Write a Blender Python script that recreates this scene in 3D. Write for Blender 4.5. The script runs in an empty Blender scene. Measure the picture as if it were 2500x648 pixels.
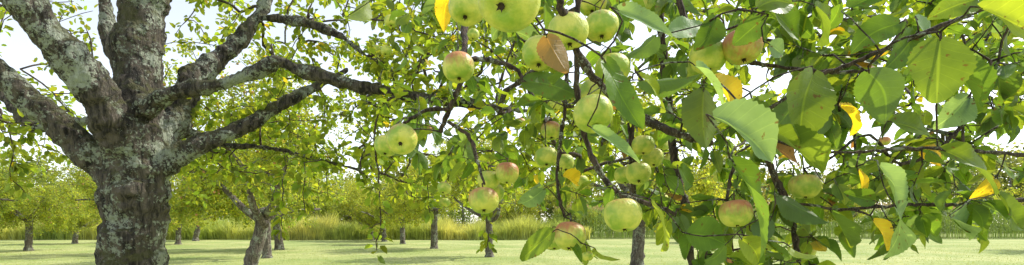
import bpy, math, numpy as np
from mathutils import Vector, Quaternion
R = np.random.default_rng(7)
F, H, HY = 1250.0, 1.3, 545.0
def P(px, py, d):
    return np.array([(px-1250)/F*d, d, H+(HY-py)/F*d])
def nrm(v):
    v = np.asarray(v, float); return v/(np.linalg.norm(v, axis=-1, keepdims=True)+1e-9)
scene = bpy.context.scene
col = scene.collection
def link(o, parent=None):
    col.objects.link(o)
    if parent: o.parent = parent
    return o
def empty(name, loc=(0,0,0)):
    o = bpy.data.objects.new(name, None); o.location = loc; o.empty_display_size = .2
    return link(o)
def mesh_np(name, V, Fq, mats, colr=None, uv=None, smooth=True):
    V = np.asarray(V, np.float32); Fq = np.asarray(Fq, np.int32)
    me = bpy.data.meshes.new(name); n, k = Fq.shape
    me.vertices.add(len(V)); me.vertices.foreach_set('co', V.ravel())
    me.loops.add(n*k); me.loops.foreach_set('vertex_index', Fq.ravel())
    me.polygons.add(n); me.polygons.foreach_set('loop_start', np.arange(n, dtype=np.int32)*k)
    me.polygons.foreach_set('loop_total', np.full(n, k, np.int32))
    me.polygons.foreach_set('use_smooth', np.full(n, smooth))
    if colr is not None:
        a = me.color_attributes.new('Col', 'FLOAT_COLOR', 'POINT')
        c = np.ones((len(V), 4), np.float32); c[:, :3] = colr; a.data.foreach_set('color', c.ravel())
    if uv is not None:
        l = me.uv_layers.new(name='UVMap'); l.data.foreach_set('uv', np.asarray(uv, np.float32)[Fq.ravel()].ravel())
    me.update(calc_edges=True); me.validate()
    for m in mats: me.materials.append(m)
    return me
# ---------------------------------------------------------------- materials
def newmat(name):
    m = bpy.data.materials.new(name); m.use_nodes = True; nt = m.node_tree; nt.nodes.clear()
    return m, nt, nt.nodes, nt.links
class NB:
    def __init__(s, nt): s.n, s.l = nt.nodes, nt.links
    def node(s, t, **kw):
        x = s.n.new(t)
        for k, v in kw.items():
            if k.startswith('i_'):
                x.inputs[k[2:].replace('_', ' ')].default_value = v
            else: setattr(x, k, v)
        return x
    def link(s, a, b): s.l.new(a, b)
    def math(s, op, a, b=None, c=None, clamp=False):
        x = s.n.new('ShaderNodeMath'); x.operation = op; x.use_clamp = clamp
        for i, v in enumerate((a, b, c)):
            if v is None: continue
            if isinstance(v, (int, float)): x.inputs[i].default_value = v
            else: s.l.new(v, x.inputs[i])
        return x.outputs[0]
    def mix(s, f, a, b, blend='MIX'):
        x = s.n.new('ShaderNodeMix'); x.data_type = 'RGBA'; x.blend_type = blend
        for i, v in ((0, f), (6, a), (7, b)):
            if isinstance(v, (int, float)): x.inputs[i].default_value = v
            elif isinstance(v, tuple): x.inputs[i].default_value = (*v, 1)
            else: s.l.new(v, x.inputs[i])
        return x.outputs[2]
    def ramp(s, f, stops):
        x = s.n.new('ShaderNodeValToRGB'); e = x.color_ramp.elements
        while len(e) < len(stops): e.new(.5)
        for i, (p, c) in enumerate(stops):
            e[i].position = p; e[i].color = (*c, 1) if isinstance(c, tuple) else (c, c, c, 1)
        s.l.new(f, x.inputs[0]); return x.outputs[0]
    def noise(s, vec, scale, detail=4, rough=.55, dist=0):
        x = s.n.new('ShaderNodeTexNoise'); x.inputs['Scale'].default_value = scale
        x.inputs['Detail'].default_value = detail; x.inputs['Roughness'].default_value = rough
        x.inputs['Distortion'].default_value = dist
        s.l.new(vec, x.inputs['Vector']); return x.outputs['Fac']
    def coord(s, out='Object', scale=None):
        c = s.n.new('ShaderNodeTexCoord').outputs[out]
        if scale:
            m = s.n.new('ShaderNodeMapping'); m.inputs['Scale'].default_value = scale
            s.l.new(c, m.inputs['Vector']); return m.outputs[0]
        return c

def bark_mat(name, k=1.0, lichen=.5, moss=True, dark=(.017,.013,.009), mid=(.135,.11,.083), lo=(.46,.50,.40)):
    m, nt, n, l = newmat(name); b = NB(nt)
    co = b.coord(); geo = n.new('ShaderNodeNewGeometry')
    n1 = b.noise(co, 9*k, 6, .65); n2 = b.noise(co, 45*k, 5, .7)
    st = b.coord(scale=(36*k, 36*k, 7*k))
    wv = b.noise(st, 1.0, 5, .6, .8)
    base = b.mix(b.ramp(wv, [(.43, 0.), (.58, 1.)]), dark, mid)
    base = b.mix(b.ramp(n1, [(.45, 0.), (.75, .5)]), base, (.19,.165,.13))
    li = b.noise(co, 4.5*k, 8, .74, .4)
    li2 = b.noise(co, 60*k, 4, .7)
    lf = b.math('ADD', li, b.math('MULTIPLY', b.math('SUBTRACT', li2, .5), .5))
    t = .60-.12*lichen
    lf = b.ramp(lf, [(t, 0.), (t+.035, 1.)])
    lc = b.mix(b.noise(co, 14*k, 3), (lo[0]*.6, lo[1]*.62, lo[2]*.5), (lo[0]*1.15, lo[1]*1.15, lo[2]*1.2))
    c = b.mix(b.math('MULTIPLY', lf, .85), base, lc)
    if moss:
        sx = n.new('ShaderNodeSeparateXYZ'); l.new(geo.outputs['Normal'], sx.inputs[0])
        mf = b.math('MULTIPLY', b.ramp(b.math('ADD', b.math('MULTIPLY', sx.outputs[2], .26), b.noise(co, 3.4, 6, .68)), [(.57, 0.), (.67, 1.)]), .7)
        c = b.mix(mf, c, (.085,.088,.018))
    hgt = b.math('ADD', b.math('MULTIPLY', wv, 1.6), b.math('ADD', b.math('MULTIPLY', n2, .5), b.math('MULTIPLY', lf, .12)))
    bu = b.node('ShaderNodeBump', i_Strength=.95, i_Distance=.045/k); l.new(hgt, bu.inputs['Height'])
    p = b.node('ShaderNodeBsdfPrincipled', i_Roughness=.9); l.new(c, p.inputs['Base Color']); l.new(bu.outputs[0], p.inputs['Normal'])
    o = n.new('ShaderNodeOutputMaterial'); l.new(p.outputs[0], o.inputs[0]); return m

def leaf_mat(name, veins=True, trans=.45, rough=.42, tb=(2.6,2.3,.9), spec=.3):
    m, nt, n, l = newmat(name); b = NB(nt)
    at = b.node('ShaderNodeAttribute', attribute_name='Col'); c = at.outputs['Color']
    co = b.coord(); geo = n.new('ShaderNodeNewGeometry')
    oi = n.new('ShaderNodeObjectInfo')
    c = b.mix(1., c, b.ramp(oi.outputs['Random'], [(0., (.85,.92,.85)), (1., (1.12,1.08,1.0))]), 'MULTIPLY')
    nz = b.noise(co, 22 if veins else 1.3, 4)
    c = b.mix(1., c, b.ramp(nz, [(.3, (.72,.76,.7)), (.7, (1.25,1.2,1.1))]), 'MULTIPLY')
    norm = None
    if veins:
        uv = n.new('ShaderNodeUVMap'); sp = n.new('ShaderNodeSeparateXYZ'); l.new(uv.outputs[0], sp.inputs[0])
        u = sp.outputs[0]; v = b.math('ABSOLUTE', b.math('MULTIPLY', b.math('SUBTRACT', sp.outputs[1], .5), 2.))
        fr = b.math('FRACT', b.math('MULTIPLY', b.math('SUBTRACT', u, b.math('MULTIPLY', b.math('POWER', v, .8), .24)), 7.))
        sv = b.math('MULTIPLY', b.math('ABSOLUTE', b.math('SUBTRACT', fr, .5)), 2.)
        side = b.ramp(sv, [(.0, 1.), (.13, 0.)])
        mid = b.ramp(v, [(.02, 1.), (.07, 0.)])
        vm = b.math('MAXIMUM', b.math('MULTIPLY', side, .3), b.math('MULTIPLY', mid, .9))
        light = b.mix(1., c, (1.7,1.6,1.4), 'MULTIPLY')
        c = b.mix(vm, c, light)
        sp2 = b.noise(co, 90, 2); c = b.mix(b.ramp(sp2, [(.66, 0.), (.70, .8)]), c, (.10,.055,.02))
        bu = b.node('ShaderNodeBump', i_Strength=.5, i_Distance=.0025)
        hh = b.math('SUBTRACT', b.math('MULTIPLY', b.noise(co, 130, 2), .7), vm); l.new(hh, bu.inputs['Height']); norm = bu.outputs[0]
    under = b.mix(.4, c, (.22,.27,.14))
    cs = b.mix(geo.outputs['Backfacing'], c, under)
    p = b.node('ShaderNodeBsdfPrincipled', i_Roughness=rough); l.new(cs, p.inputs['Base Color'])
    p.inputs['Specular IOR Level'].default_value = spec
    t = n.new('ShaderNodeBsdfTranslucent'); l.new(b.mix(1., c, tb, 'MULTIPLY'), t.inputs['Color'])
    if norm: l.new(norm, p.inputs['Normal'])
    mx = n.new('ShaderNodeMixShader'); mx.inputs[0].default_value = trans
    l.new(p.outputs[0], mx.inputs[1]); l.new(t.outputs[0], mx.inputs[2])
    o = n.new('ShaderNodeOutputMaterial'); l.new(mx.outputs[0], o.inputs[0]); return m

def apple_mat(name, blush, g1=(.31,.45,.05), g2=(.70,.68,.13)):
    m, nt, n, l = newmat(name); b = NB(nt)
    co = b.coord(); oi = n.new('ShaderNodeObjectInfo')
    off = n.new('ShaderNodeVectorMath'); off.operation = 'ADD'; l.new(co, off.inputs[0])
    cm = n.new('ShaderNodeCombineXYZ'); l.new(b.math('MULTIPLY', oi.outputs['Random'], 40.), cm.inputs[0]); l.new(cm.outputs[0], off.inputs[1])
    v = off.outputs[0]
    c = b.mix(b.ramp(b.noise(v, 1.1, 4), [(.38, 0.), (.62, 1.)]), g1, g2)
    sp = n.new('ShaderNodeSeparateXYZ'); l.new(co, sp.inputs[0])
    st = n.new('ShaderNodeMapping'); st.inputs['Scale'].default_value = (7, 7, 1.2); l.new(v, st.inputs['Vector'])
    streak = b.noise(st.outputs[0], 1., 4, .6)
    f = b.math('ADD', b.math('MULTIPLY', sp.outputs[2], .30), b.math('ADD', b.math('MULTIPLY', streak, .45), b.math('MULTIPLY', b.noise(v, .9, 2), .55)))
    lo = .68-.44*blush
    c = b.mix(b.math('MULTIPLY', b.ramp(f, [(lo, 0.), (lo+.28, 1.)]), .8), c, (.55,.13,.08))
    vo = b.node('ShaderNodeTexVoronoi', i_Scale=5.); l.new(v, vo.inputs['Vector'])
    c = b.mix(b.ramp(vo.outputs['Distance'], [(.04, .35), (.08, 0.)]), c, (.34,.27,.12))
    sc = b.noise(v, 2.6, 6, .75); c = b.mix(b.ramp(sc, [(.66, 0.), (.72, .6)]), c, (.20,.14,.06))
    p = b.node('ShaderNodeBsdfPrincipled', i_Roughness=.48); l.new(c, p.inputs['Base Color'])
    bu = b.node('ShaderNodeBump', i_Strength=.15, i_Distance=.04); l.new(b.noise(v, 3, 3), bu.inputs['Height']); l.new(bu.outputs[0], p.inputs['Normal'])
    o = n.new('ShaderNodeOutputMaterial'); l.new(p.outputs[0], o.inputs[0]); return m
def flat_mat(name, c1, c2, scale=8, rough=.85):
    m, nt, n, l = newmat(name); b = NB(nt)
    c = b.mix(b.noise(b.coord(), scale, 4), c1, c2)
    p = b.node('ShaderNodeBsdfPrincipled', i_Roughness=rough); l.new(c, p.inputs['Base Color'])
    o = n.new('ShaderNodeOutputMaterial'); l.new(p.outputs[0], o.inputs[0]); return m
M_bark = bark_mat('bark_lichen', 1., .56)
M_twig = bark_mat('twig_bark', 4., .25, False, (.03,.018,.012), (.13,.085,.06))
M_far = bark_mat('far_bark', .8, .6, False, (.07,.055,.045), (.24,.20,.165))
M_leaf = leaf_mat('apple_leaf', True, .44, .5, (3.0,2.5,.8), .28)
M_leaf2 = leaf_mat('apple_leaf_small', False, .52, .6, (2.6,2.25,.7), .2)
M_leaf3 = leaf_mat('meadow_blade', False, .3, .7, (1.5,1.4,.8), .15)
M_stem = flat_mat('apple_stem', (.05,.03,.015), (.12,.08,.04))
M_calyx = flat_mat('apple_calyx', (.02,.014,.008), (.08,.05,.03))
M_fruit = flat_mat('far_fruit', (.50,.38,.10), (.55,.16,.09), 30, .4)
M_ap = [apple_mat('apple_skin_green', .13), apple_mat('apple_skin_blush', .60), apple_mat('apple_skin_red', 1.0)]
# ---------------------------------------------------------------- tubes and skeletons
def catmull(pts, rad, step):
    pts = np.asarray(pts, float); rad = np.asarray(rad, float)
    Q = np.vstack([2*pts[0]-pts[1], pts, 2*pts[-1]-pts[-2]]); out = []; ro = []
    for i in range(len(pts)-1):
        n = max(2, int(np.ceil(np.linalg.norm(pts[i+1]-pts[i])/step)))
        for k in range(n):
            t = k/n; a, b_, c, d = Q[i:i+4]
            out.append(.5*((2*b_)+(-a+c)*t+(2*a-5*b_+4*c-d)*t*t+(-a+3*b_-3*c+d)*t**3)); ro.append(rad[i]*(1-t)+rad[i+1]*t)
    out.append(pts[-1]); ro.append(rad[-1]); return np.array(out), np.array(ro)
class Tubes:
    def __init__(s): s.V = []; s.F = []; s.n = 0
    def add(s, pts, rad, sides=6, rough=0., cap=True):
        pts = np.asarray(pts); k = len(pts); T = nrm(np.gradient(pts, axis=0))
        a = np.cross(T[0], [0.3, .2, .9]); a = nrm(a); ang = np.linspace(0, 2*np.pi, sides, endpoint=False)
        rings = []
        for i in range(k):
            a = nrm(a-T[i]*np.dot(a, T[i])); b_ = np.cross(T[i], a)
            r = rad[i]*(1+rough*R.normal(size=sides))
            rings.append(pts[i]+np.outer(np.cos(ang)*r, a)+np.outer(np.sin(ang)*r, b_))
        V = np.vstack(rings+[pts[:1]-T[0]*rad[0]*.3, pts[-1:]+T[-1]*rad[-1]*.5])
        f = []; j = np.arange(sides); j2 = (j+1) % sides
        for i in range(k-1):
            f.append(np.stack([i*sides+j, i*sides+j2, (i+1)*sides+j2, (i+1)*sides+j], 1))
        f = np.vstack(f)+s.n; c = []
        if cap:
            for q in range(0, sides, 2):
                c.append([k*sides, (q+2) % sides, (q+1) % sides, q])
                c.append([k*sides+1, (k-1)*sides+q, (k-1)*sides+(q+1) % sides, (k-1)*sides+(q+2) % sides])
            f = np.vstack([f, np.array(c)+s.n])
        s.V.append(V); s.F.append(f); s.n += len(V)
    def mesh(s, name, mat): return mesh_np(name, np.vstack(s.V), np.vstack(s.F), [mat])
class Skel:
    def __init__(s, cap=60000): s.pos = np.zeros((cap, 3)); s.par = np.full(cap, -1); s.fix = np.zeros(cap); s.n = 0; s.paths = []
    def poly(s, pts, rad, step=.05):
        p, r = catmull(pts, rad, step); i0 = s.n
        for q, rr in zip(p, r):
            s.pos[s.n] = q; s.fix[s.n] = rr; s.par[s.n] = s.n-1 if s.n > i0 else -1; s.n += 1
    def grow(s, targets, step=.06, bend=.12, jit=.1):
        T = np.asarray(targets); base = s.pos[:s.n]
        d = np.array([np.min(((base-t)**2).sum(1)) for t in T]); out = [None]*len(T)
        for ti in np.argsort(d):
            t = T[ti]; i0 = int(np.argmin(((s.pos[:s.n]-t)**2).sum(1))); p0 = s.pos[i0].copy(); v = t-p0; L = np.linalg.norm(v)
            n = max(2, min(14, int(np.ceil(L/step)))); off = np.cross(v, R.normal(size=3)); off = nrm(off)*L*bend*R.normal(); off[2] += L*abs(bend)*.6
            idx = [i0]; last = i0
            for k in range(1, n+1):
                u = k/n; q = p0+v*u+off*math.sin(math.pi*u)*1.0+(R.normal(size=3)*jit*L/n if k < n else 0)
                s.pos[s.n] = q; s.par[s.n] = last; last = s.n; idx.append(s.n); s.n += 1
            s.paths.append(idx); out[ti] = idx
        return out
    def radii(s, r0, pw=.42):
        cnt = np.zeros(s.n); ch = np.zeros(s.n, bool)
        for i in range(s.n-1, -1, -1):
            if not ch[i]: cnt[i] += 1
            p = s.par[i]
            if p >= 0: cnt[p] += cnt[i]; ch[p] = True
        r = r0*cnt**pw; f = s.fix[:s.n]; return np.where(f > 0, f, r)
    def tubes(s, T, r0, sides=5):
        r = s.radii(r0)
        for idx in s.paths:
            rr = r[idx].copy(); rr[0] = min(rr[0], rr[1]*1.5); rr[-1] *= .8
            T.add(s.pos[idx], rr, sides, .06)
# ---------------------------------------------------------------- leaves
def leaf_template(nu, nv, seed, wav=.05, serr=.0):
    rr = np.random.default_rng(seed); V = []; UV = []
    fold = rr.uniform(.1, .6); curl = rr.uniform(-.12, .42); tw = rr.uniform(-.4, .4); ph = rr.uniform(0, 6, 3); bend = rr.uniform(-.12, .12)
    for i in range(nu+1):
        u = i/nu; w = (math.sin(math.pi*min(1, max(0, .02+.965*u**.88))))**.72*(1-.18*u)
        for j in range(nv+1):
            v = -1+2*j/nv; e = 1+(serr*(1 if i % 2 else -1) if j in (0, nv) else 0)
            y = v*w*.5*e; z = fold*abs(y)*.8-curl*u*u*.9+tw*y*u+wav*math.sin(7*u+ph[0]+(2 if v > 0 else 0))*abs(v)+wav*.4*math.sin(15*u+ph[1])*v
            V.append((u-.08*abs(v)*(1-u), y+bend*math.sin(math.pi*u)/.62, z)); UV.append((u, .5+v*.5))
    Fq = [(i*(nv+1)+j, (i+1)*(nv+1)+j, (i+1)*(nv+1)+j+1, i*(nv+1)+j+1) for i in range(nu) for j in range(nv)]
    return np.array(V), np.array(Fq), np.array(UV)
T_HI = [leaf_template(26, 6, s, .035, .035) for s in range(14)]
T_LO = []
for s in range(5):
    rr = np.random.default_rng(s); f = rr.uniform(.1, .3); c = rr.uniform(-.1, .3)
    T_LO.append((np.array([(0,0,0),(.28,.42,f*.6),(.68,.4,f*.5-c*.4),(1,0,-c),(.68,-.4,f*.5-c*.4),(.28,-.42,f*.6)]), np.array([(0,3,2,1),(0,5,4,3)]), np.zeros((6,2))))
def leaf_batch(B, A, N, L, W, C, temps):
    B = np.asarray(B); A = nrm(A); N = np.asarray(N); N = nrm(N-A*(N*A).sum(1, keepdims=True)); S = np.cross(N, A)
    L = np.asarray(L)[:, None, None]; W = np.asarray(W)[:, None, None]; C = np.asarray(C)
    k = R.integers(0, len(temps), len(B)); Vs = []; Fs = []; Us = []; Cs = []; n = 0
    for ti, (tv, tf, tu) in enumerate(temps):
        m = k == ti
        if not m.any(): continue
        b, a, nn, ss, l, w = B[m][:, None], A[m][:, None], N[m][:, None], S[m][:, None], L[m], W[m]
        v = b+tv[None, :, 0:1]*l*a+tv[None, :, 1:2]*w*ss+tv[None, :, 2:3]*l*nn
        cnt = m.sum(); nv = len(tv)
        Vs.append(v.reshape(-1, 3)); Fs.append((tf[None]+(np.arange(cnt)*nv)[:, None, None]+n).reshape(-1, 4))
        Us.append(np.tile(tu, (cnt, 1))); Cs.append(np.repeat(C[m], nv, 0)); n += cnt*nv
    return np.vstack(Vs), np.vstack(Fs), np.vstack(Cs), np.vstack(Us)
FREE = []   # open air kept in front of the fruit: (centre, radius)
def blocked(b, a, L):
    if not FREE: return False
    m = b+a*L*.5
    for c0, rad in FREE:
        if m[1] < c0[1]+.02:
            q = c0*(m[1]/c0[1])*[1, 1, 0]+[0, 0, H+(c0[2]-H)*m[1]/c0[1]]
            if np.linalg.norm(m-q) < rad*1.0*m[1]/c0[1]+L*.38: return True
    return False
def path_leaves(sk, paths, per, t0=.3, spread=.03, droop=.45, size=(.06,.09), pal=None, petiole=None):
    B, A, N, L, C = [], [], [], [], []
    for idx in paths:
        p = sk.pos[idx]; k = len(p)-1
        for q in range(R.poisson(per)+1):
            t = (t0+(1-t0)*R.random()**.7)*k; i = min(int(t), k-1); b0 = p[i]+(p[i+1]-p[i])*(t-i); d = nrm(p[i+1]-p[i])
            a = nrm(d*.6+R.normal(size=3)*.75+np.array([0, 0, -droop])); off = a*spread*R.uniform(.5, 1.2); ln = R.uniform(*size)
            if petiole is not None:
                if blocked(b0+off, a, ln): continue
                petiole.add([b0, b0+off*.5+[0, 0, .002], b0+off], [.0011, .0009, .0008], 4)
            B.append(b0+off); A.append(a); N.append(np.array([0, 0, 1.])+R.normal(size=3)*.5); L.append(ln)
            C.append(pal())
    return B, A, N, L, C
def pal_near():
    x = R.random()
    if x < .007: return np.array([.55,.36,.03])*R.uniform(.8, 1.1)
    if x < .014: return np.array([.20,.10,.05])
    if x < .34: return np.array([.18,.245,.035])*R.uniform(.8, 1.2)
    if x < .46: return np.array([.13,.21,.11])*R.uniform(.8, 1.2)
    return np.array([.095,.17,.03])*R.uniform(.6, 1.35)
def pal_mid():
    x = R.random()
    if x < .012: return np.array([.5,.38,.05])
    return np.array([.20,.265,.042])*R.uniform(.55, 1.45)*np.array([R.uniform(.85, 1.2), 1, 1])
def pal_far():
    return np.array([.25,.31,.08])*R.uniform(.55, 1.4)*np.array([R.uniform(.85, 1.2), 1, 1])
def region(lst):
    out = []
    for x0, x1, y0, y1, d0, d1, n in lst:
        for _ in range(n): out.append(P(R.uniform(x0, x1), R.uniform(y0, y1), R.uniform(d0, d1)))
    return np.array(out)
# ---------------------------------------------------------------- apple meshes
def apple_mesh(name, seed, mat):
    rr = np.random.default_rng(seed); nt_, nph = 22, 28; V = []; Fc = []; mi = []
    con = rr.uniform(.03, .1); fl = rr.uniform(.84, .93); lob = rr.uniform(.008, .025); ph0 = rr.uniform(0, 6); asym = rr.uniform(-.05, .05)
    for i in range(nt_+1):
        th = math.pi*i/nt_
        for j in range(nph):
            ph = 2*math.pi*j/nph
            r = math.sin(th)**.86*(1+con*math.cos(th))*(1+lob*math.cos(5*ph)*(.5-.5*math.cos(th))+.02*math.cos(ph+ph0))
            z = fl*math.cos(th)-.42*math.exp(-(th/.36)**2)+.24*math.exp(-((math.pi-th)/.3)**2)+asym*r*math.cos(ph+ph0)
            V.append((r*math.cos(ph), r*math.sin(ph), z))
    for i in range(nt_):
        for j in range(nph):
            Fc.append((i*nph+j, (i+1)*nph+j, (i+1)*nph+(j+1) % nph, i*nph+(j+1) % nph)); mi.append(0)
    def ring_tube(pts, rs, s, m):
        o = len(V)
        for (x, y, z), r in zip(pts, rs):
            for j in range(s): a = 2*math.pi*j/s; V.append((x+r*math.cos(a), y+r*math.sin(a), z))
        for i in range(len(pts)-1):
            for j in range(s): Fc.append((o+i*s+j, o+i*s+(j+1) % s, o+(i+1)*s+(j+1) % s, o+(i+1)*s+j)); mi.append(m)
        Fc.append(tuple(o+(len(pts)-1)*s+j for j in range(s))); mi.append(m)
    ring_tube([(0,0,.42),(.02,0,.7),(.03,.01,.95),(0,.0,1.25)], [.05,.04,.04,.055], 6, 1)
    for q in range(5):
        a = 2*math.pi*q/5; c, s_ = math.cos(a), math.sin(a); o = len(V); zb = -fl+.20
        V += [(c*.03-s_*.07, s_*.03+c*.07, zb-.0), (c*.03+s_*.07, s_*.03-c*.07, zb-.0), (c*.16, s_*.16, zb-.17)]; Fc.append((o, o+1, o+2)); mi.append(2)
    o = len(V); zb = -fl+.215
    for j in range(10): a = 2*math.pi*j/10; V.append((.12*math.cos(a), .12*math.sin(a), zb-.03))
    V.append((0, 0, zb-.06))
    for j in range(10): Fc.append((o+(j+1) % 10, o+j, o+10)); mi.append(2)
    me = bpy.data.meshes.new(name); me.from_pydata(V, [], Fc)
    for m in (mat, M_stem, M_calyx): me.materials.append(m)
    me.polygons.foreach_set('material_index', mi); me.polygons.foreach_set('use_smooth', [True]*len(Fc)); me.update(); return me
AM = [[apple_mesh('apple_mesh', 10*k+s, M_ap[k]) for s in range(3)] for k in range(3)]
# ---------------------------------------------------------------- big left tree
D = 3.2
tree = empty('apple_tree', P(328, HY, D)*[1, 1, 0])
def limb(pts, k=1.):
    return [P(a, b_, d) for a, b_, d, r in pts], [r/F*d*k for a, b_, d, r in pts]
limbs = {
 'trunk': [(328,1060,3.2,135),(328,1000,3.2,108),(327,860,3.2,90),(326,648,3.2,84),(328,540,3.2,82),(331,460,3.2,82),(332,400,3.2,84),(335,340,3.2,70),(335,290,3.2,56)],
 'a': [(300,420,3.15,56),(292,340,3.08,56),(262,270,3.0,54),(218,200,2.92,51),(160,130,2.85,48),(100,65,2.78,46),(50,-10,2.72,44),(0,-120,2.65,38),(-60,-300,2.6,28)],
 'b': [(335,330,3.25,56),(333,230,3.3,58),(335,130,3.35,62),(345,60,3.38,60),(352,0,3.4,58),(362,-90,3.42,50),(380,-250,3.45,38),(370,-420,3.4,25)],
 'b2': [(318,190,3.42,24),(275,120,3.5,24),(262,60,3.52,20),(258,0,3.55,18),(262,-120,3.6,15)],
 'c': [(290,430,3.15,52),(235,385,3.1,43),(170,330,3.05,39),(95,262,3.0,36),(35,210,2.95,33),(-30,150,2.9,31),(-140,30,2.85,24)],
 'c2': [(300,310,3.4,22),(230,297,3.5,17),(150,302,3.65,16),(80,310,3.7,17),(42,275,3.75,15),(20,245,3.8,13),(-40,180,3.9,11)],
 'd': [(370,425,3.2,42),(420,388,3.22,34),(475,362,3.26,26),(560,326,3.35,23),(640,283,3.45,20),(715,240,3.55,16),(780,208,3.65,12),(850,170,3.8,8)],
 'e': [(330,280,3.15,36),(388,243,3.1,28),(450,220,3.08,22),(540,207,3.05,19),(620,178,3.02,17),(680,152,3.0,17),(720,165,3.0,18),(790,190,3.0,17),(870,210,3.0,15),(950,226,2.98,15),(1040,243,2.95,16),(1130,250,2.95,13),(1220,263,2.95,12),(1290,272,2.95,9),(1380,262,3.0,6)],
 'f': [(370,390,3.3,46),(415,315,3.4,34),(445,262,3.48,32),(468,205,3.55,34),(492,172,3.6,33),(540,143,3.7,26),(585,98,3.8,22),(612,62,3.85,19),(640,22,3.9,17),(655,-40,3.95,15),(690,-160,4.0,10)],
 'f2': [(625,45,3.87,14),(690,47,3.85,13),(765,62,3.8,13),(835,92,3.78,11),(885,130,3.75,8),(930,160,3.75,7),(985,185,3.75,5)],
 'g': [(415,325,3.4,20),(470,325,3.5,10),(530,352,3.55,7),(610,358,3.6,6),(690,366,3.6,6),(770,388,3.6,5),(850,408,3.6,4)],
}
skL = Skel(); TB = Tubes()
for k, v in limbs.items():
    p, r = limb(v, .86); pp, rr = catmull(p, r, .05)
    rr = rr*(1+.05*np.sin(np.arange(len(rr))*.7+R.uniform(0, 6))+.025*R.normal(size=len(rr)))
    pp = pp+R.normal(size=pp.shape)*rr[:, None]*.05
    TB.add(pp, rr, 14, .05)
    if k != 'trunk': skL.poly(p, r, .08)
me = TB.mesh('trunk_and_limbs', M_bark); to = link(bpy.data.objects.new('trunk_and_limbs', me), tree)
to.location = -Vector(tree.location)
tree_loc = Vector(tree.location)
md = to.modifiers.new('remesh', 'REMESH'); md.mode = 'VOXEL'; md.voxel_size = .010; md.use_smooth_shade = True
md = to.modifiers.new('smooth', 'SMOOTH'); md.factor = .6; md.iterations = 4
for nm, sz, stg in (('knots', .18, .05), ('plates', .035, .022)):
    tx = bpy.data.textures.new(nm, 'CLOUDS'); tx.noise_scale = sz; tx.noise_depth = 3
    md = to.modifiers.new(nm, 'DISPLACE'); md.texture = tx; md.strength = stg; md.mid_level = .5
tgt = region([(-120,240,-60,170,3.8,6,34),(-120,240,170,440,3.8,6,42),(400,620,-60,120,3.9,6,42),(560,900,-60,60,3.9,6,34),(640,960,100,260,3.7,5.8,90),(430,960,230,430,3.4,5.5,145),
  (430,1300,330,500,4.2,6.5,100),(900,1350,-60,250,2.7,5,220),(900,1500,230,450,2.6,5,125),(1350,1900,-60,380,2.5,5,140),(1900,2600,-60,280,2.6,4.5,55),(2200,2550,-60,200,2.6,4,36),
  (-500,1400,-600,-60,2.8,6,50)])
g = skL.grow(tgt, .12, .1, .08)
for x, y0, y1, d in ((920,400,612,2.9),(905,380,560,3.0),(1190,420,600,3.2),(690,440,560,3.4),(1050,400,520,2.9),(745,420,520,3.2),(25,300,430,3.3),(60,330,470,3.4)):
    g += skL.grow([P(x, y0, d)], .12); g += skL.grow([P(x+R.uniform(-8, 8), (y0+y1)/2, d)], .05, .05); g += skL.grow([P(x, y1, d)], .05, .05)
T = Tubes(); skL.tubes(T, .0032)
o = link(bpy.data.objects.new('branches', T.mesh('branches', M_twig)), tree); o.location = -tree_loc
B, A, N, L, C = path_leaves(skL, g, 15, .2, .04, .35, (.040,.068), pal_mid)
L = np.array(L); v, f, c, u = leaf_batch(B, A, N, L, L*R.uniform(.62, .82, len(L)), C, T_LO)
o = link(bpy.data.objects.new('foliage', mesh_np('foliage', v, f, [M_leaf2], c)), tree); o.location = -tree_loc
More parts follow.
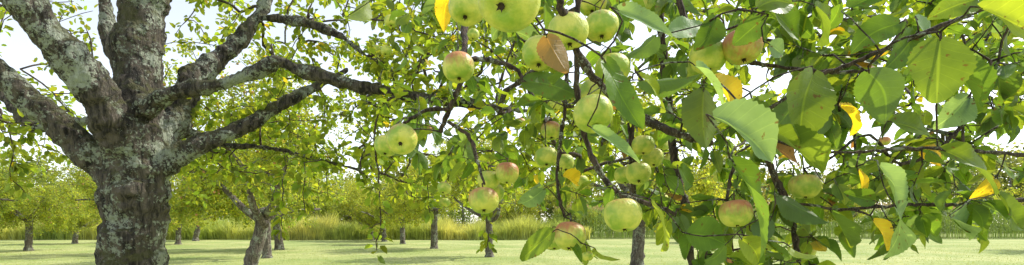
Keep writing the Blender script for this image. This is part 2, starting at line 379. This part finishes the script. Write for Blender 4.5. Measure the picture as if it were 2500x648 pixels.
# ---------------------------------------------------------------- foreground branch
fg = empty('apple_branch', tuple(P(1700, 90, 1.2)))
fl = Vector(fg.location)
sk = Skel()
FG = [
 [(1345,-120,.80,12),(1362,-10,.82,11),(1385,60,.85,11),(1415,140,.88,12),(1460,200,.9,12),(1525,262,.92,11),(1590,300,.92,11),(1660,330,.9,10),(1740,350,.88,8)],
 [(1425,-80,1.0,8),(1412,0,1.0,8),(1410,90,1.0,8),(1408,170,1.02,8),(1412,250,1.02,8),(1430,340,1.05,8),(1465,420,1.05,9),(1505,470,1.06,8),(1560,490,1.08,8),(1650,522,1.1,6)],
 [(1640,-80,1.1,9),(1670,40,1.1,9),(1710,92,1.08,8),(1765,130,1.05,7),(1850,155,1.0,6),(1950,170,.98,5),(2050,178,.96,5),(2140,170,.96,4)],
 [(2560,-40,.8,9),(2400,22,.85,8),(2280,72,.88,7),(2180,112,.9,7),(2090,152,.93,6),(1990,192,.95,6),(1900,252,.98,5),(1840,292,1.0,4)],
 [(2640,470,1.1,7),(2500,488,1.1,6),(2400,500,1.1,6),(2250,500,1.1,5),(2150,505,1.1,5),(2050,512,1.1,4),(1980,502,1.1,4),(1900,498,1.12,4)],
 [(2600,385,1.0,6),(2420,372,1.0,5),(2250,362,1.0,5),(2100,372,1.0,4),(2000,370,1.0,4),(1890,345,1.0,4)],
 [(1600,-60,1.5,12),(1612,60,1.5,12),(1625,200,1.5,12),(1640,330,1.48,11),(1652,420,1.45,11),(1672,500,1.42,11),(1682,580,1.4,10),(1692,700,1.4,9)],
 [(1385,150,1.2,6),(1380,260,1.2,6),(1370,330,1.2,6),(1360,420,1.2,5),(1365,480,1.2,5),(1378,530,1.2,4)],
 [(1140,-60,1.5,10),(1135,60,1.4,9),(1133,120,1.32,8),(1122,205,1.28,9),(1100,262,1.28,9),(1075,322,1.3,7)],
 [(1100,268,1.28,6),(1040,270,1.25,6),(985,303,1.22,4)],
 [(1095,298,1.29,6),(1148,338,1.27,6),(1165,395,1.25,5),(1183,450,1.23,4)],
 [(1122,150,1.32,6),(1160,145,1.35,7),(1220,152,1.4,7),(1265,175,1.4,6),(1300,235,1.4,6),(1330,300,1.45,4)],
 [(1820,300,1.2,10),(1860,360,1.2,10),(1895,440,1.2,10),(1930,520,1.18,9),(1950,640,1.15,8)],
 [(1800,380,1.15,5),(1782,440,1.15,5),(1776,490,1.15,4)],
 [(2420,150,1.2,6),(2330,330,1.2,6),(2200,400,1.2,5),(2120,330,1.15,4),(2020,390,1.15,4)],
 [(1540,300,1.6,9),(1545,420,1.6,8),(1550,500,1.6,6)],
]
TF = Tubes()
for b_ in FG:
    p, r = limb(b_, .85); sk.poly(p, r, .03)
    pp, rr = catmull(p, r, .012); rr = rr*(1+.16*np.clip(R.normal(size=len(rr)), -1, 2)); pp = pp+R.normal(size=pp.shape)*.001
    TF.add(pp, rr, 8, .05)
# apples: bearing x, y, apparent size, colour class
AP = [(1140,18,92,0),(1240,0,155,0),(1388,78,100,0),(1468,65,84,0),(1445,5,72,1),(1318,132,88,0),(1120,165,78,1),(1448,280,98,0),(1452,228,74,0),(1495,170,86,0),
 (1812,115,94,2),(1728,140,88,0),(980,341,76,1),(943,357,58,0),(1180,490,75,1),(1203,472,58,0),(1193,440,56,0),(1238,423,58,1),(1345,320,50,1),(1333,384,57,0),
 (1378,400,48,0),(1570,355,56,0),(1594,386,52,0),(1525,428,50,0),(1558,424,62,0),(1520,526,93,0),(1391,577,79,1),(1352,588,58,1),(1434,626,30,0),(1797,521,79,1),
 (1965,456,72,0),(1416,445,40,0),(1084,460,34,0),(1107,355,34,0),(1612,488,38,0),(1760,430,36,0),(955,52,34,0),(943,125,28,0),(917,122,26,0),(1228,82,34,0),
 (2440,75,28,2),(2482,72,32,2),(2376,142,34,2),(1390,235,36,0),(1045,317,26,2),(1965,140,50,0),(2160,345,26,2),(1962,612,56,1),(1800,640,50,2),(1085,495,28,0),(1640,395,40,0),
 (1102,430,26,0),(1355,255,34,0),(1870,590,54,0),(2310,30,26,0),(1615,355,34,0),(1270,300,24,1),(1155,85,30,0),(1580,20,60,0),(1690,175,60,0)]
anch = []
for i, (x, y, s, k) in enumerate(AP):
    dia = R.uniform(.066, .075)
    if s < 60: dia *= .92
    if x == 1434: dia = .03
    if x == 1240: dia = .08
    d = min(dia*F/s, 3.2)
    c0 = P(x, y, d); rad = dia/2
    if s > 44 and i < 32: FREE.append((c0, rad))
    tl = R.uniform(.05, .5); az = R.uniform(-1, 1)
    ax = nrm([math.sin(az)*.5*math.sin(tl), math.sin(tl), math.cos(tl)])
    if x == 980: ax = nrm([-.1, .85, .5])
    if x == 1240: ax = nrm([.3, .7, .6])
    me = AM[k][int(R.integers(0, 3))]; o = bpy.data.objects.new('apple', me); link(o)
    o.location = c0; o.scale = (rad*1.0, rad*1.0, rad*R.uniform(.95, 1.05))
    q = Vector(ax).to_track_quat('Z', 'Y'); o.rotation_mode = 'QUATERNION'
    o.rotation_quaternion = q @ Quaternion((0, 0, 1), R.uniform(0, 6.28))
    anch.append(c0+ax*rad*1.24)
gA = sk.grow(anch, .04, .1, .06)
GR, PB, YG, YE, BR, OL, DK = (.095,.17,.034), (.20,.31,.215), (.25,.32,.05), (.62,.44,.04), (.26,.14,.08), (.13,.195,.038), (.055,.11,.03)  # PB: sky reflection painted into pale blue leaf colour; also serves pale undersides
HL = [(1745,292,1908,385,112,.55,PB),(1480,155,1582,305,78,.7,GR),(1512,28,1642,90,66,.6,PB),(1795,405,1952,622,74,.6,GR),(1565,188,1662,268,42,.75,YG),(1335,92,1368,180,78,.75,BR),
 (1700,165,1805,252,48,.7,PB),(1565,198,1702,212,58,.8,GR),(1985,182,2002,335,140,.7,OL),(2122,180,2138,290,104,.8,GR),(2295,100,2288,252,136,.65,OL),(2195,58,2085,120,70,.8,GR),
 (2398,22,2620,60,80,.55,YG),(2308,370,2520,448,64,.7,OL),(1872,328,2032,414,50,.7,OL),(1718,225,1722,362,100,.85,OL),(2052,262,2108,300,50,1.0,YE),(1740,200,1835,290,100,.8,YE),
 (2096,420,2124,486,48,1.0,YE),(2428,438,2395,484,46,1.0,YE),(2132,540,2170,612,48,1.0,YE),(2148,408,2196,525,60,.9,PB),(2188,508,2240,618,84,.85,PB),(2322,532,2372,582,64,1.0,PB),
 (1326,464,1252,514,44,1.1,PB),(1348,568,1260,624,52,1.0,OL),(1592,500,1668,602,48,.8,YG),(1682,572,1768,596,86,.9,GR),(1812,586,1868,655,62,.8,YG),(1450,318,1562,398,44,.75,PB),
 (1100,-10,1084,48,50,1.2,YE),(1375,432,1410,452,38,1.3,YE),(2080,160,2148,168,40,1.0,BR),(1895,362,1955,404,48,1.0,BR),(1930,604,1985,640,46,.8,YG),(2240,50,2290,130,70,.9,PB),
 (1850,20,1945,0,90,.8,OL),(1890,30,1960,110,80,.9,GR),(1745,50,1700,120,60,.9,GR),(2075,20,2180,-20,80,.8,GR),(2330,170,2420,260,70,.9,GR),(2180,300,2280,330,60,.9,OL),
 (1960,230,1880,330,60,1.0,GR),(2440,480,2500,560,60,1.0,OL),(2360,240,2300,310,70,1.0,PB),(1640,80,1720,60,60,.9,PB),(1600,90,1540,150,60,1.0,GR),(1660,410,1700,450,60,1.1,GR),
 (1900,480,1980,560,60,1.0,DK),(2030,520,2080,600,60,1.0,GR),(1320,190,1400,235,50,1.1,GR),(2230,90,2160,170,70,.9,GR),(1990,20,2040,90,80,.9,OL),(2420,180,2500,230,60,1.0,GR),
 (1860,50,1790,110,60,.8,GR),(2380,0,2290,30,70,.8,OL),(1720,330,1650,300,60,1.0,YG),(1880,110,1920,130,50,.8,PB),(1455,610,1485,640,20,1.1,YG),(1395,600,1420,640,20,1.1,GR),
 (1630,540,1600,600,34,1.1,YG),(1880,540,1850,600,50,1.0,DK),(1770,600,1730,640,50,1.0,GR),(1395,165,1345,200,60,.95,GR),(1285,200,1400,240,60,1.0,DK),(800,-20,830,15,36,1.6,GR),(850,40,900,10,46,1.5,YG),(2130,490,2060,470,40,1.0,GR)]
hb, ha, hn, hl, hw, hc = [], [], [], [], [], []; la = []
for x0, y0, x1, y1, w, d, c in HL:
    p0 = P(x0, y0, d); p1 = P(x1, y1, d*R.uniform(.97, 1.08)); ax = p1-p0
    hb.append(p0); ha.append(ax); hl.append(np.linalg.norm(ax)*1.0); hw.append(w/F*d*1.02); hc.append(np.array(c)*R.uniform(.88, 1.12))
    hn.append(np.array([R.normal()*.25+.2, -1.0, .55+R.normal()*.25])*(1 if R.random() < .72 or c is PB else -1))
    la.append(p0-nrm(ax)*.012)
sk.grow(la, .03, .08, .05)
tg = region([(1250,1700,-80,300,1.1,2.1,52),(1600,2100,-80,330,1.0,2.1,105),(2000,2560,-80,320,1.0,2.1,112),(2500,2900,-80,560,.9,1.7,14),(1600,2050,300,540,1.1,2.1,54),
 (2050,2420,330,590,1.0,2.1,64),(1680,2000,560,700,1.1,1.9,36),(980,1350,-60,420,1.5,2.5,64),(1250,1600,300,520,1.4,2.2,20),(1300,2700,-400,-80,1.0,2.2,8)])
gt = sk.grow(tg, .05, .12, .1)
sk.tubes(TF, .0012, 6)
B, A, N, L, C = path_leaves(sk, gt, 4.2, .3, .018, .4, (.036,.066), pal_near, TF)
b2, a2, n2, l2, c2 = path_leaves(sk, gA, .6, .2, .015, .4, (.04,.07), pal_near, TF)
for p0, a0 in zip(hb, la): TF.add([a0, (a0+p0)/2+[0, 0, .001], p0], [.0012, .001, .001], 4)
L = np.array(list(L)+list(l2)); W = L*R.uniform(.5, .68, len(L))
BB = np.vstack([np.array(B), np.array(b2), np.array(hb)]); AA = np.vstack([nrm(A), nrm(a2), nrm(ha)]); NN = np.vstack([N, n2, hn])
LL = np.concatenate([L, hl]); WW = np.concatenate([W, hw]); CC = np.vstack([C, c2, hc])
v, f, c, u = leaf_batch(BB, AA, NN, LL, WW*1.1, CC, T_HI)
o = link(bpy.data.objects.new('leaves', mesh_np('leaves', v, f, [M_leaf], c, u)), fg); o.location = -fl
o = link(bpy.data.objects.new('twigs', TF.mesh('twigs', M_twig)), fg); o.location = -fl
# ---------------------------------------------------------------- orchard trees behind
def orchard_variant(seed, low, rx, rz):
    global R
    R = np.random.default_rng(seed); s = Skel(); t = Tubes()
    h = R.uniform(1.6, 2.0); lean = R.normal(size=2)*.16
    tp = [np.array([0, 0, -.05]), np.array([.01, 0, .25]), np.array([lean[0]*.5, lean[1]*.2, h*.55]), np.array([lean[0], lean[1], h])]
    p, r = catmull(tp, [.25, .18, .155, .17], .12); r = r*(1+.05*R.normal(size=len(r))); t.add(p, r, 12, .04)
    top = tp[-1]; nl = 6; a0 = R.uniform(0, 6)
    for i in range(nl):
        a = a0+i*2*math.pi/nl+R.normal()*.25; up = R.uniform(.3, 1.1); Lm = R.uniform(1.5, 2.4)
        q = [top-[0, 0, .15+.05*i]]
        d = np.array([math.cos(a), math.sin(a), up])
        for k in range(4):
            q.append(q[-1]+nrm(d)*Lm/4+R.normal(size=3)*.07); d = d+np.array([0, 0, R.uniform(-.3, .3)])
        rr = [.11, .085, .065, .05, .03]; s.poly(q, rr, .15); pp, r2 = catmull(q, rr, .12); t.add(pp, r2, 8, .05)
    boughs = [(np.array([math.cos(a_)*R.uniform(.3, .75)*rx, math.sin(a_)*R.uniform(.3, .75)*rx, R.uniform(low+.5, low+2*rz-.6)]), R.uniform(.7, 1.35)) for a_ in R.uniform(0, 6.28, 20)]
    T_ = []
    for bc, br in boughs:
        for _ in range(int(28*br*br)):
            x = bc+R.normal(size=3)*br*.42*np.array([1.1, 1.1, .85])
            if x[2] > low: T_.append(x)
            elif R.random() < .6: x[2] = low+abs(R.normal())*.2; T_.append(x)
    gg = s.grow(T_, .22, .12, .08); s.tubes(t, .006, 5)
    B, A, N, L, C = path_leaves(s, gg, 38, .15, .10, .3, (.055,.09), pal_far)
    B = np.array(B)+R.normal(size=(len(B), 3))*.06
    L = np.array(L); v, f, c, u = leaf_batch(B, A, N, L, L*.8, C, T_LO)
    ap = []; fa = []; n = 0
    for q in range(110):
        cc = B[R.integers(0, len(B))]-[0, 0, .05]; r_ = .036; V_ = []
        for i in range(5):
            for j in range(6):
                th = math.pi*(i+.02)/4.04; V_.append(cc+r_*np.array([math.sin(th)*math.cos(j*1.047), math.sin(th)*math.sin(j*1.047), .9*math.cos(th)]))
        for i in range(4):
            for j in range(6): fa.append((n+i*6+j, n+(i+1)*6+j, n+(i+1)*6+(j+1) % 6, n+i*6+(j+1) % 6))
        ap += V_; n += 30
    return t.mesh('trunk', M_far), mesh_np('foliage', v, f, [M_leaf2], c), mesh_np('fruit', ap, fa, [M_fruit])
VAR = [orchard_variant(*a) for a in ((3,1.4,2.9,1.8),(11,1.0,3.1,1.9),(23,1.25,2.5,2.1),(37,.9,2.7,1.6),(51,1.2,3.4,2.0))]
R = np.random.default_rng(99)
TR = [(612,13.0,1.0,0),(652,19,.9,2),(682,25,1.1,1),(435,31,.85,3),(478,37,1.05,0),(183,32,.8,1),(880,41,.95,2),(908,38,.85,0),(938,36,.9,3),(983,32,.9,2),(1060,26,1.0,4),
 (1195,19.6,.85,2),(1255,45,1.0,1),(1557,14.6,1.05,4),(2056,38,1.0,0),(-130,19,1.0,4),(245,42,1.1,4),(-20,34,1.0,1),(780,52,1.2,3),(1720,34,.85,3),(2290,60,1.0,2),(2640,24,1.1,0),(1400,44,.9,4),(-500,20,1,0),(3000,30,1,1),(70,24,.85,3),
 (340,21,.95,4)]
for x, d, s, k in TR:
    p = P(x, HY, d)*[1, 1, 0]; e = empty('apple_tree', tuple(p)); e.rotation_euler[2] = R.uniform(0, 6.28); e.scale = (s, s, s*R.uniform(.9, 1.08))
    for nm, me in zip(('trunk', 'foliage', 'fruit'), VAR[k]): link(bpy.data.objects.new(nm, me), e)
# ---------------------------------------------------------------- ground
m, nt, n, l = newmat('meadow_grass'); b = NB(nt); co = b.coord()
c = b.mix(b.ramp(b.noise(co, .3, 6, .6), [(.38, 0.), (.62, 1.)]), (.27,.35,.085), (.50,.51,.20))
c = b.mix(b.ramp(b.noise(co, 7, 5, .7), [(.4, 0.), (.62, .5)]), c, (.18,.24,.055))
bu = b.node('ShaderNodeBump', i_Strength=.5, i_Distance=.05); l.new(b.noise(co, 25, 4, .7), bu.inputs['Height'])
p = b.node('ShaderNodeBsdfPrincipled', i_Roughness=.95); l.new(c, p.inputs['Base Color']); l.new(bu.outputs[0], p.inputs['Normal'])
o = n.new('ShaderNodeOutputMaterial'); l.new(p.outputs[0], o.inputs[0]); M_ground = m
gx = np.linspace(-600, 600, 121); X, Y = np.meshgrid(gx, gx); Z = np.zeros_like(X); V = np.stack([X.ravel(), Y.ravel(), Z.ravel()], 1)
i, j = np.meshgrid(np.arange(120), np.arange(120)); a = (j*121+i).ravel()
link(bpy.data.objects.new('ground', mesh_np('ground', V, np.stack([a, a+1, a+122, a+121], 1), [M_ground])))
def blades(name, pos, h, w, colr, lean=.25, mat=None):
    n = len(pos); an = R.uniform(0, 6.28, n); sx = np.stack([np.cos(an), np.sin(an), 0*an], 1); ln = R.normal(size=(n, 3))*lean; ln[:, 2] = 1
    h = h[:, None]; w = w[:, None]
    V = np.stack([pos-sx*w, pos+sx*w, pos+ln*h*.6*[.5, .5, 1]+sx*w*.8, pos+ln*h*.6*[.5, .5, 1]-sx*w*.8, pos+ln*h+sx*w*.1, pos+ln*h-sx*w*.1], 1).reshape(-1, 3)
    k = np.arange(n)[:, None]*6; Fq = np.vstack([k+[0, 1, 2, 3], k+[3, 2, 4, 5]])
    link(bpy.data.objects.new(name, mesh_np(name, V, Fq, [mat or M_leaf3], np.repeat(colr, 6, 0))))
n = 52000; d = 11+22*R.random(n)**1.2; x = (R.uniform(-300, 2800, n)-1250)/F*d
tn = .5+.5*np.sin(x*.9+np.sin(d*.7)*2)*np.sin(d*1.1+x*.3)
blades('meadow_grass', np.stack([x, d, 0*d], 1), R.uniform(.012, .035, n), R.uniform(.004, .009, n), (np.array([.33,.41,.10])*(1-tn[:, None])+np.array([.50,.51,.20])*tn[:, None])*R.uniform(.7, 1.25, (n, 1)), .7)
n = 64000; x = R.uniform(-62, 6, n); y = 39.5+R.random(n)**1.4*6+np.sin(x*.5)*.5
hm = 1+.16*np.sin(x*.7+1)+.14*np.sin(x*1.9)+.12*np.sin(x*4.3+y)
hh = R.uniform(.8, 1.6, n)*hm*(.85+.06*(y-39))
tn = (.5+.5*np.sin(x*.8+2)*np.sin(x*.31))[:, None]
blades('tall_grass', np.stack([x, y, 0*x], 1), hh, R.uniform(.015, .04, n), (np.array([.42,.52,.14])*(1-tn)+np.array([.66,.65,.24])*tn)*R.uniform(.75, 1.25, (n, 1)), .3)
# corn field
cv, cf, cc = [], [], []; n0 = 0
rows = [(x, y) for y in np.arange(42.5, 49, .9) for x in np.arange(4, 62, .22)]
for x, y in rows:
    x += R.normal()*.05; y += R.normal()*.05; hgt = R.uniform(2.3, 2.8); a0 = R.uniform(0, 6.28)
    def quad(ps, col_):
        global n0
        cv.extend(ps); cf.append([n0, n0+1, n0+2, n0+3]); cc.extend([col_]*4); n0 += 4
    o_ = np.array([x, y, 0]); g_ = np.array([.23,.32,.10])*R.uniform(.7, 1.3)
    quad([o_-[.018, 0, 0], o_+[.018, 0, 0], o_+[.01, 0, hgt], o_+[-.01, 0, hgt]], g_*1.3)
    for q in range(7):
        z = hgt*(.2+.11*q); a = a0+q*math.pi+R.normal()*.3; dr = np.array([math.cos(a), math.sin(a), 0]); sd = np.array([-dr[1], dr[0], 0])*.04
        p0 = o_+[0, 0, z]; p1 = p0+dr*.22+[0, 0, .25]; p2 = p0+dr*.55+[0, 0, .05*R.normal()]
        quad([p0-sd*.6, p0+sd*.6, p1+sd, p1-sd], g_); quad([p1-sd, p1+sd, p2+sd*.1, p2-sd*.1], g_)
    for q in range(3):
        dr = R.normal(size=3)*.08; dr[2] = .28; quad([o_+[-.012, 0, hgt], o_+[.012, 0, hgt], o_+[.02, 0, hgt]+dr, o_+[-.02, 0, hgt]+dr], np.array([.48,.38,.27]))
link(bpy.data.objects.new('corn_field', mesh_np('corn_field', cv, cf, [M_leaf3], cc)))
def woods(name, specs, base):
    B, C, Ls = [], [], []; t = Tubes()
    for x, y, h, r in specs:
        t.add([[x, y, 0], [x+.1, y, h*.3], [x, y+.1, h*.7]], [.22, .18, .06], 6)
        ncl = 30; tone = R.uniform(.75, 1.25); hue = R.uniform(.85, 1.2)
        for q in range(ncl):
            c0 = nrm(R.normal(size=3))*R.uniform(.4, 1)**.5*np.array([r, r, h*.44])+[x, y, h*.52]; m_ = 80
            B.append(c0+R.normal(size=(m_, 3))*r*.2); C.append(np.array(base)*tone*[hue, 1, 1]*R.uniform(.7, 1.3, (m_, 1))); Ls.append(R.uniform(.2, .36, m_)*h/8)
    B = np.vstack(B); B[:, 2] = np.maximum(B[:, 2], .15); n = len(B); A = R.normal(size=(n, 3)); N = R.normal(size=(n, 3))+[0, 0, .8]; Ls = np.concatenate(Ls)
    v, f, c, u = leaf_batch(B, A, N, Ls, Ls*.8, np.vstack(C), T_LO)
    e = empty(name); link(bpy.data.objects.new('crowns', mesh_np('crowns', v, f, [M_leaf2], c)), e); link(bpy.data.objects.new('trunks', t.mesh('trunks', M_far)), e)
woods('distant_trees', [(x+R.normal(), 58+R.uniform(-5, 6), R.uniform(5.5, 9), R.uniform(2.2, 3.4)) for x in np.arange(-76, 26, 2.3)], (.17,.215,.10))  # distance haze put into the leaf colour as a paler green
woods('distant_forest', [(x+R.normal()*1.5, 74+R.uniform(-4, 8)-(x-20)*.08, R.uniform(8, 11)+max(0, (x-55))*.16, R.uniform(3.5, 5)) for x in np.arange(16, 110, 3.6)], (.19,.22,.125))  # hazy olive: the air's haze is painted into the foliage colour
# ---------------------------------------------------------------- light, sky, camera
el = math.radians(46); sd = Vector((.70, .40, 0)).normalized()*math.cos(el); sd.z = math.sin(el)
s = bpy.data.lights.new('sun', 'SUN'); s.energy = 5.0; s.angle = math.radians(.5); s.color = (1, .95, .85)
so = link(bpy.data.objects.new('sun', s)); so.rotation_euler = (-sd).to_track_quat('-Z', 'Y').to_euler()
w = bpy.data.worlds.new('World'); scene.world = w; w.use_nodes = True; nt = w.node_tree; nt.nodes.clear(); b = NB(nt)
sky = nt.nodes.new('ShaderNodeTexSky'); sky.sky_type = 'NISHITA'; sky.sun_disc = False; sky.sun_elevation = el; sky.sun_rotation = math.atan2(sd.x, sd.y)
sky.dust_density = .8; sky.air_density = 1.0
hs = nt.nodes.new('ShaderNodeHueSaturation'); hs.inputs['Saturation'].default_value = .42; hs.inputs['Value'].default_value = 1.9
nt.links.new(sky.outputs[0], hs.inputs['Color'])
bg = nt.nodes.new('ShaderNodeBackground'); bg.inputs[1].default_value = .15; nt.links.new(hs.outputs[0], bg.inputs[0])
wo = nt.nodes.new('ShaderNodeOutputWorld'); nt.links.new(bg.outputs[0], wo.inputs[0])
cam = bpy.data.cameras.new('camera'); cam.lens = 18; cam.sensor_width = 36; cam.shift_y = (HY-324)/2500; cam.clip_end = 2000; cam.clip_start = .02
co_ = link(bpy.data.objects.new('camera', cam)); co_.location = (0, 0, H); co_.rotation_euler = (math.pi/2, 0, 0); scene.camera = co_
scene.view_settings.view_transform = 'Standard'; scene.view_settings.look = 'None'; scene.view_settings.exposure = 0
